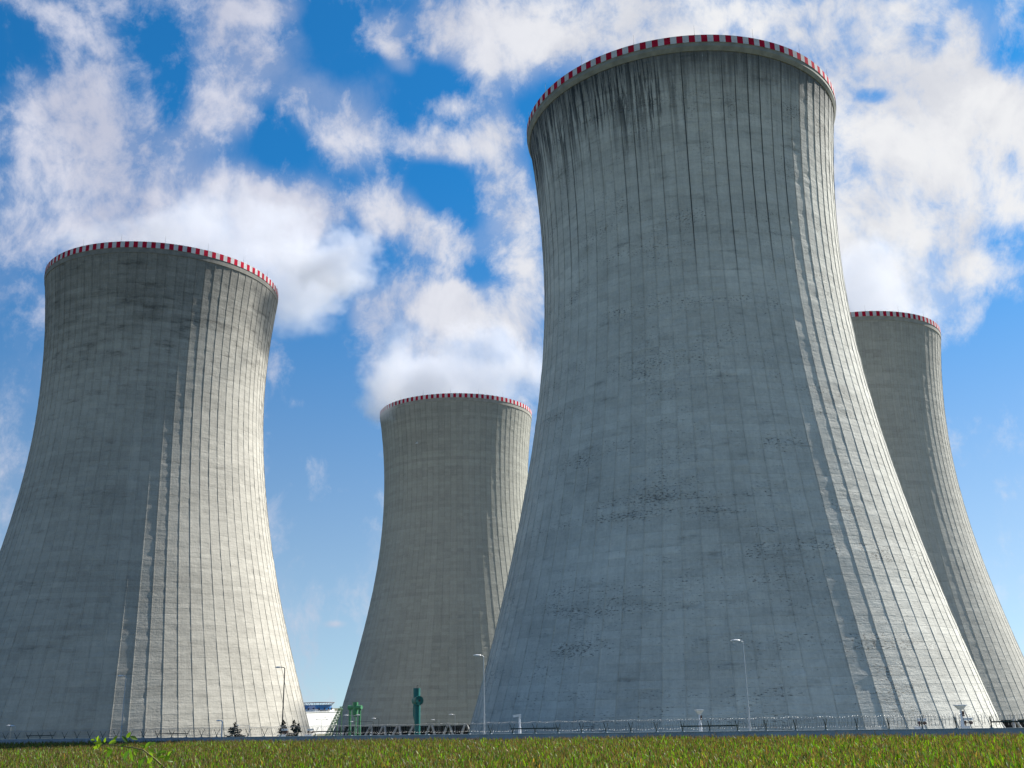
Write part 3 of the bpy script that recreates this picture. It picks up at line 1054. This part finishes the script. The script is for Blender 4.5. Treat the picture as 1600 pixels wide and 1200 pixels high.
def camera_pair(px, py, Y, label, flip=1, col=M_MAST):
    """two white housings on a short post, one above the other, with a dark infrared lamp"""
    c = at(px, py, Y)
    s_, q_ = sq(c.x, c.y)
    zb = wall_top(s_) - 0.6
    o = empty('security_camera', (c.x, c.y, zb))
    tag(o, label, 'security camera', 'paired security cameras on the fence line')
    H = c.z - zb
    b = MB()
    b.tube([(0, 0, 0), (0, 0, H)], 0.05, 8)
    b.tube([(0, 0, H - 0.16), (flip * 0.42, 0, H - 0.16)], 0.03, 6)
    b.build('post', M_IRB, o)
    for (dx, dz) in ((0.22, 0.10), (-0.06, -0.52)):
        h = MB()
        h.box((flip * dx, 0, H + dz), (0.68, 0.26, 0.15))
        h.box((flip * dx, 0, H + dz + 0.10), (0.78, 0.34, 0.04))
        h.build('camera_housing', col, o)
    d = MB()
    d.tube([(flip * 0.45, -0.08, H - 0.16), (flip * 0.45, 0.10, H - 0.16)], 0.13, 10)
    d.box((-flip * 0.02, 0, H - 0.12), (0.16, 0.20, 0.20))
    d.build('infrared_lamp', M_IRB, o)


camera_pair(1436, 1127, 88, 'paired white security cameras on the wall left of the right hand funnel mast')
camera_pair(1508, 1126, 87, 'paired white security cameras just beside the right hand funnel mast')
camera_pair(442, 1142, 123, 'paired security cameras in front of the middle conifer', 1, M_MAST)
camera_pair(482, 1142, 121, 'paired security cameras left of the white building', 1, M_MAST)
ms_ = lamp(347.5, 1127.5, 134, [-0.22], 'short thick post lamp left of the first conifer', GS, M_MAST, 0.12, 0.85, False)

# ------------------------------------------------------------------ conifers
M_NEEDLE = leaf_material('needles', 0.1)
M_BARK = simple('bark', (0.07, 0.055, 0.04), 0.9)


def conifer(px, top, Y, halfw, label, leaders=1, seed=0):
    r = random.Random(seed)
    T = at(px, top, Y)
    s_, q_ = sq(T.x, T.y)
    zb = ground_z(s_, q_)
    H = T.z - zb
    o = empty('conifer', (T.x, T.y, zb))
    tag(o, label, 'conifer', 'dark conifers behind the fence')
    b = MB()
    b.tube([(0, 0, 0), (0, 0, H * 0.5), (0, 0, H * 0.97)], [0.13, 0.08, 0.015], 7)
    b.build('trunk', M_BARK, o)
    vs, fs, tone = [], [], []

    def sprig(p, d, L, wd):
        side = d.cross(Vector((0, 0, 1)))
        if side.length < 0.01:
            side = Vector((1, 0, 0))
        side = side.normalized()
        side = Matrix.Rotation(r.uniform(0, 3.1), 3, d) @ side
        i = len(vs)
        e = p + d * L
        vs.extend([p + side * wd * 0.3, p - side * wd * 0.3, p + d * L * 0.55 - side * wd, e, p + d * L * 0.55 + side * wd])
        fs.append((i, i + 1, i + 2, i + 3, i + 4))
        t = r.uniform(0.6, 1.5)
        tone.extend([(0.020 * t, 0.034 * t, 0.022 * t, 1)] * 5)

    vis = 2.6           # height of the crown above the wall that shows
    lead = [(0, 0, H, 1.0)] if leaders == 1 else [(-0.12, 0, H, 1.0), (0.42, 0.05, H - 0.42, 0.45)]
    for (lx, ly, lz, sc) in lead:
        z = lz
        while z > lz - (H * 0.93 if sc == 1 else 1.0):
            dep = lz - z
            rad_ = min(halfw * (dep / vis) ** 0.8, halfw * 1.5) * sc ** 0.5
            nb = 5 if dep > 0.3 else 3
            for k in range(nb):
                a = r.uniform(0, 2 * math.pi)
                L = rad_ * r.uniform(0.6, 1.2) + 0.05
                up = 0.55 if dep < 0.4 else r.uniform(-0.10, 0.35)
                d = Vector((math.cos(a), math.sin(a), up)).normalized()
                nsp = max(3, int(L / 0.06))
                for j in range(nsp):
                    f = (j + 0.4) / nsp
                    p = Vector((lx, ly, z)) + d * L * f + Vector((0, 0, -0.10 * f * f * L))
                    for _ in range(4):
                        dd = (d + Vector((r.uniform(-0.8, 0.8), r.uniform(-0.8, 0.8), r.uniform(-0.3, 0.7)))).normalized()
                        sprig(p, dd, r.uniform(0.14, 0.27) * (1.15 - 0.4 * f), 0.036)
            z -= r.uniform(0.09, 0.16)
        for j in range(16):
            p = Vector((lx, ly, lz - 0.5 + j * 0.035))
            sprig(p, Vector((r.uniform(-0.5, 0.5), r.uniform(-0.5, 0.5), 1)).normalized(), 0.14, 0.022)
    me = bpy.data.meshes.new('crown')
    me.from_pydata([tuple(p) for p in vs], [], fs)
    ca = me.color_attributes.new('tone', 'FLOAT_COLOR', 'POINT')
    ca.data.foreach_set('color', np.array(tone, np.float32).ravel())
    me.materials.append(M_NEEDLE)
    co = bpy.data.objects.new('crown', me)
    COL.objects.link(co)
    co.parent = o


conifer(367, 1130.5, 142, 1.65, 'broadest dark conifer, standing alone under the long armed lamp', 1, 3)
conifer(443.5, 1127, 139, 0.98, 'narrow dark conifer hiding the foot of the tall dark lamp', 1, 5)
conifer(461.5, 1127, 138, 1.12, 'dark conifer with a double tip, nearest to the white building', 2, 8)

# ------------------------------------------------------------------ green vent pipes
M_TEAL = simple('teal_paint', (0.018, 0.16, 0.15), 0.45, 0.1, var=0.10, scale=1.5)
M_GREEN = simple('pale_green_paint', (0.07, 0.26, 0.12), 0.5, 0.1, var=0.12, scale=1.5)
Yv = 225.0
p = at(651.5, 1075, Yv)
zb = YARD
vent = empty('vent_pipe', (p.x, p.y, zb))
tag(vent, 'teal vent pipe with a round side duct, taller than the pale green frame', 'vent pipe', 'green vent pipes in front of the far tower')
H = p.z - zb
b = MB()
b.tube([(-0.05, 0, H - 0.02), (-0.05, 0, H - 3.6)], 0.74, 24)
b.tube([(0.12, 0, H - 3.58), (0.12, 0, 0)], 0.62, 24)
b.build('main_pipe', M_TEAL, vent)
b = MB()
b.tube([(-0.52, 0.35, H - 2.2), (-0.52, 0.35, H - 5.4), (-0.30, 0.25, H - 6.8), (-0.30, 0.25, 0)], [0.32, 0.32, 0.24, 0.24], 14)
b.build('side_pipe', M_TEAL, vent)
b = MB()
dirv = Vector((0.55, -0.83, 0.0)).normalized()
c0 = Vector((-0.15, 0.15, H - 2.55))
b.tube([c0 - dirv * 0.3, c0 + dirv * 1.35], 0.93, 28, caps=False)
b.tube([c0 + dirv * 1.25, c0 + dirv * 1.36], 0.88, 28)
b.tube([c0 + dirv * 1.3, c0 + dirv * 1.42], 1.0, 28, caps=False)
b.build('side_duct', M_TEAL, vent)
b = MB()
e_ = c0 + dirv * 1.40
b.tube([e_, e_ + dirv * 0.05], 0.22, 12)
b.build('duct_hub', M_DARK, vent)
b = MB()
b.tube([(0, 0, H - 0.05), (0, 0, H + 0.45), (0.28, 0, H + 0.52)], 0.05, 6)
b.build('vent_nozzle', M_DARK, vent)

Yg = 255.0
p = at(555.5, 1097, Yg)
frame = empty('vent_pipe', (p.x, p.y, YARD))
tag(frame, 'pale green pipe frame on two legs around a hanging tank', 'vent pipe', 'green vent pipes in front of the far tower')
H = p.z - YARD
k = Yg / 1609.0 * 1.02
b = MB()
b.tube([(0, -0.05, H), (0, -0.05, H - 17 * k), (0.1, -0.05, H - 21 * k)], [4.0 * k, 4.0 * k, 1.8 * k], 24)
b.tube([(0.1, -0.05, H - 20.9 * k), (0.1, -0.05, 0)], 1.7 * k, 14)
b.build('tank', M_GREEN, frame)
b = MB()
b.tube([(-10.5 * k, 0.5, H - 7.5 * k), (10 * k, -0.9, H - 7.5 * k)], 3.0 * k, 20)
b.build('cross_pipe', M_GREEN, frame)
for sx in (-8.0, 7.2):
    b = MB()
    b.tube([(sx * k, 0.4 if sx < 0 else -0.6, H - 8 * k), (sx * k, 0.4 if sx < 0 else -0.6, 0)], 1.75 * k, 16)
    b.build('leg', M_GREEN, frame)

# green lattice truss leaning against the sky beside the white building
M_TRUSS = simple('truss_green', (0.16, 0.30, 0.17), 0.5, 0.2)
Yt = 290.0
A0, A1 = at(513, 1152, Yt), at(533, 1113, Yt)
tr = empty('lattice_truss', A0)
tag(tr, 'pale green lattice truss rising beside the white building', 'truss')
k = Yt / 1609.0
d = A1 - A0
up_ = Vector((0, 0, 1))
for off, nm in ((0.0, 'lower_chord'), (1.0, 'upper_chord')):
    b = MB()
    sh = Vector((-4.5 * k * off, 0, 2.0 * k * off))
    for dy in (-0.8, 0.8):
        b.tube([sh + Vector((0, dy, 0)), sh + d * 1.12 + Vector((0, dy, 0))], 0.10, 6)
    b.build(nm, M_TRUSS, tr)
b = MB()
for i in range(11):
    q0, q1 = d * (i / 9.0), d * ((i + 0.5) / 9.0)
    sh = Vector((-4.5 * k, 0, 2.0 * k))
    for dy in (-0.8, 0.8):
        b.tube([q0 + Vector((0, dy, 0)), q1 + sh + Vector((0, dy, 0))], 0.09, 5)
        b.tube([q1 + sh + Vector((0, dy, 0)), q0 + d / 9.0 + Vector((0, dy, 0))], 0.09, 5)
b.build('bracing', M_TRUSS, tr)
for f in (0.35, 0.7, 1.05):
    b = MB()
    t_ = d * f
    b.tube([t_ + Vector((0, 0, 0)), Vector((t_.x, 0, YARD - A0.z))], 0.14, 6)
    b.build('leg', M_TRUSS, tr)

# ------------------------------------------------------------------ white building with the blue round storey
M_WHITEWALL = simple('white_cladding', (0.74, 0.73, 0.70), 0.6, var=0.04)
M_ROOFD = simple('roof_edge', (0.12, 0.08, 0.075), 0.6)
mt = bpy.data.materials.new('blue_glass')
mt.use_nodes = True
s = NT(mt.node_tree)
b_ = s.n('ShaderNodeBsdfPrincipled')
nz = s.noise(s.n('ShaderNodeTexCoord').outputs['Object'], 0.4, 3, 0.5)
s.put(b_.inputs['Base Color'], s.mix(nz, (0.008, 0.10, 0.30), (0.02, 0.17, 0.45)))
b_.inputs['Roughness'].default_value = 0.12
b_.inputs['Specular IOR Level'].default_value = 0.8
s.put(s.n('ShaderNodeOutputMaterial').inputs[0], b_.outputs[0])
M_BLUE = mt
Yb = 540.0
k = Yb / 1609.0
c = at(514, 1111.5, Yb)
bl = empty('office_building', (c.x, c.y, YARD), R(60))
tag(bl, 'white office building with a round blue glazed top storey under a thin dark roof', 'building')
H = c.z - YARD
b = MB()
b.box((8.0, 8.0, H / 2), (60.0, 16.0, H))
b.box((8.0, -0.1, H - 0.12), (60.1, 0.25, 0.3))
b.build('wall', M_WHITEWALL, bl)
b = MB()
b.box((0, 7.5, H + 0.55), (43 * k, 9.8, 1.1))
b.build('parapet', M_WHITEWALL, bl)
b = MB()
b.lathe([(20.5 * k, 0.8), (21.2 * k, 3.15), (20.2 * k, 3.15), (19.5 * k, 0.8)], 64, c=(0, 7.5, H), closed=True)
b.build('glazed_storey', M_BLUE, bl)
b = MB()
b.lathe([(0.01, 3.16), (21.0 * k, 3.16), (21.0 * k, 3.26), (0.01, 3.26)], 64, c=(0, 7.5, H))
b.build('ceiling', M_WHITEWALL, bl)
b = MB()
b.lathe([(0.01, 4.15), (25.5 * k, 4.15), (25.5 * k, 4.4), (0.01, 4.62)], 64, c=(0, 7.5, H))
b.build('roof', M_ROOFD, bl)
for i in range(16):
    a = 2 * math.pi * (i + 0.5) / 16
    ca_, sa_ = math.cos(a), math.sin(a)
    st = MB()
    st.tube([(20.5 * k * ca_, 7.5 + 20.5 * k * sa_, H + 3.0), (25 * k * ca_, 7.5 + 25 * k * sa_, H + 4.25)], 0.09, 5)
    st.build('roof_strut', M_ROOFD, bl)
    if i % 1 == 0:
        rl = MB()
        a2 = 2 * math.pi * (i + 0.1) / 16
        rl.box((21.3 * k * math.cos(a2), 7.5 + 21.3 * k * math.sin(a2), H + 1.25), (0.45, 0.45, 1.0))
        rl.build('window', M_DARK, bl)

# ------------------------------------------------------------------ white bird crossing in front of the far tower
bc = at(651, 692.5, 150)
vs = []
bm_ = MB()
ring = [(-0.20, 0.005), (-0.14, 0.03), (0.0, 0.055), (0.12, 0.04), (0.17, 0.03), (0.21, 0.008)]
bm_.tube([(-r_[0], 0, 0) for r_ in ring], [r_[1] for r_ in ring], 10)
for sg in (-1, 1):
    bm_.add([(-0.07, sg * 0.02, 0.02), (0.08, sg * 0.02, 0.02), (0.12, sg * 0.25, 0.14), (0.02, sg * 0.25, 0.15),
             (0.22, sg * 0.50, 0.10), (-0.07, sg * 0.02, 0.005), (0.08, sg * 0.02, 0.005), (0.12, sg * 0.25, 0.13), (0.02, sg * 0.25, 0.135)],
            [(0, 1, 2, 3), (3, 2, 4), (8, 7, 6, 5), (4, 7, 8), (0, 3, 8, 5), (1, 6, 7, 2), (3, 4, 8), (2, 7, 4)])
bm_.add([(0.14, -0.01, 0), (0.14, 0.01, 0), (0.27, 0.06, 0.0), (0.27, -0.06, 0.0), (0.2, 0, 0.02)], [(0, 1, 2, 3), (0, 4, 1), (1, 4, 2), (2, 4, 3), (3, 4, 0)])
bo = bm_.build('bird', simple('white_feathers', (0.8, 0.8, 0.8), 0.8), smooth=False, loc=bc)
bo.rotation_euler = (R(25), 0, R(10))
tag(bo, 'small white bird gliding in front of the shaded far tower', 'bird')

# ------------------------------------------------------------------ wild rose shoot close to the camera
M_ROSE = leaf_material('rose_leaf', 0.5)
M_STEM = simple('rose_stem', (0.16, 0.13, 0.04), 0.6)
Yr = 5.6
stem_px = [(300, 1275), (282, 1238), (257, 1200), (243, 1187), (224, 1172), (207, 1168), (192, 1166.5), (178, 1164), (165, 1163), (156, 1164.5)]
stem = [at(a, b__, Yr + 0.02 * i) for i, (a, b__) in enumerate(stem_px)]
root = stem[0].copy()
s_, q_ = sq(root.x + 0.15, root.y)
foot = Vector((root.x + 0.15, root.y, ground_z(s_, q_) - 0.05))
shoot = empty('rose_shoot', foot)
tag(shoot, 'wild rose shoot with small bright green leaves arching over the maize', 'shrub')
mid_ = (foot + root) / 2 + Vector((0.06, 0, 0.05))
pts = [foot, mid_] + stem
b = MB()
b.tube([p_ - foot for p_ in pts], [0.008, 0.007] + [0.0055 - 0.0004 * i for i in range(len(stem))], 6)
b.build('stem', M_STEM, shoot)
rr_ = random.Random(4)
lv, lf, lt = [], [], []


def leaflet(p, d, n, L, col):
    sd = d.cross(n).normalized()
    i = len(lv)
    prof_ = [(0, 0.06), (0.22, 0.36), (0.5, 0.46), (0.78, 0.30), (1.0, 0.02)]
    for (t, w_) in prof_:
        fold = n * (L * 0.10 * w_)
        bend = n * (-0.22 * L * t * t)
        lv.extend([p + d * L * t + sd * w_ * L * 0.5 + fold + bend, p + d * L * t + bend, p + d * L * t - sd * w_ * L * 0.5 + fold + bend])
        lt.extend([col] * 3)
    for j in range(4):
        o_ = i + j * 3
        lf.extend([(o_, o_ + 1, o_ + 4, o_ + 3), (o_ + 1, o_ + 2, o_ + 5, o_ + 4)])


def px_dir(a, b__):
    return (_right * a + _up * b__).normalized()


pxm = Yr / 1609.0
LEAVES = [  # base pixel, direction in the picture, length in px, tone (0 dark .. 1 yellow green)
    (160, 1162, -0.9, 0.3, 13, 1.0), (157, 1164, -0.9, -0.5, 12, 1.0), (158, 1161, -0.6, 0.9, 13, 1.0), (152, 1158, 0.2, 1, 10, 1.0), (148, 1157, -0.9, 0.1, 9, .9),
    (150, 1166, -0.7, -0.7, 10, 0.9), (163, 1160, 0.3, 0.9, 9, .8),
    (170, 1162, 0.8, 0.5, 14, 0.9), (176, 1158, 0.6, 0.8, 10, 0.9), (172, 1160, 0.9, 0.1, 9, 0.8),
    (175, 1170, -0.5, -0.8, 16, 0.15), (174, 1172, -0.3, 0.2, 9, 0.9), (168, 1173, -0.9, -0.2, 8, 0.8),
    (199, 1160, -0.5, 0.8, 13, 0.1), (198, 1153, 0.4, 0.6, 12, 0.4), (203, 1151, 0.9, -0.4, 13, 0.3), (196, 1163, -0.7, -0.1, 9, .2),
    (202, 1173, -0.7, -0.8, 22, 0.1), (205, 1174, 0.0, -1, 17, 0.3), (209, 1173, 0.3, -0.7, 12, 1.0), (208, 1171, 0.8, -0.2, 10, 0.9), (205, 1170, -0.4, -0.6, 14, .2),
    (226, 1170, 0.5, 0.8, 15, 0.3), (230, 1166, 0.9, 0.5, 13, 0.5), (231, 1171, 0.9, -0.3, 13, 0.8), (228, 1168, -0.6, 0.5, 10, .6), (233, 1174, 0.7, -.7, 10, .7),
    (228, 1182, -0.7, -0.9, 22, 0.1), (232, 1184, -0.1, -1, 16, 0.6), (238, 1182, -0.4, -0.7, 15, 0.7), (224, 1186, -0.5, -0.9, 18, .2),
    (246, 1184, 0.3, 0.9, 13, 0.4), (250, 1176, 0.8, 0.3, 11, 0.3), (248, 1183, 0.7, -0.1, 10, 0.5), (246, 1176, -0.2, 1, 8, .8),
    (257, 1190, 0.5, 0.8, 16, 0.3), (262, 1181, 0.4, 0.7, 11, 0.6), (260, 1188, 0.8, -0.2, 11, 0.5), (252, 1194, 0.2, -0.8, 10, 0.9), (234, 1196, 0.2, -.6, 12, .5),
    (264, 1212, 0.8, 0.5, 14, .4), (262, 1210, -0.6, -0.6, 16, .2), (275, 1226, 0.8, 0.5, 15, .4), (270, 1224, -.8, .3, 14, .3)]
for (a, b__, dx, dy, L, tn) in LEAVES:
    p_ = at(a, b__, Yr + rr_.uniform(-0.03, 0.05)) - foot
    d_ = (px_dir(dx, dy) + _f * rr_.uniform(-0.5, 0.5)).normalized()
    n_ = (-_f + px_dir(rr_.uniform(-.7, .7), rr_.uniform(0.0, 1.0))).normalized()
    n_ = (n_ - d_ * n_.dot(d_)).normalized()
    c0_, c1_ = (0.03, 0.085, 0.012), (0.20, 0.30, 0.02)
    leaflet(p_, d_, n_, L * pxm * 0.95, tuple(c0_[i] * (1 - tn) + c1_[i] * tn for i in range(3)) + (1,))
me = bpy.data.meshes.new('foliage')
me.from_pydata([tuple(p_) for p_ in lv], [], lf)
ca = me.color_attributes.new('tone', 'FLOAT_COLOR', 'POINT')
ca.data.foreach_set('color', np.array(lt, np.float32).ravel())
me.materials.append(M_ROSE)
fo_ = bpy.data.objects.new('foliage', me)
COL.objects.link(fo_)
fo_.parent = shoot
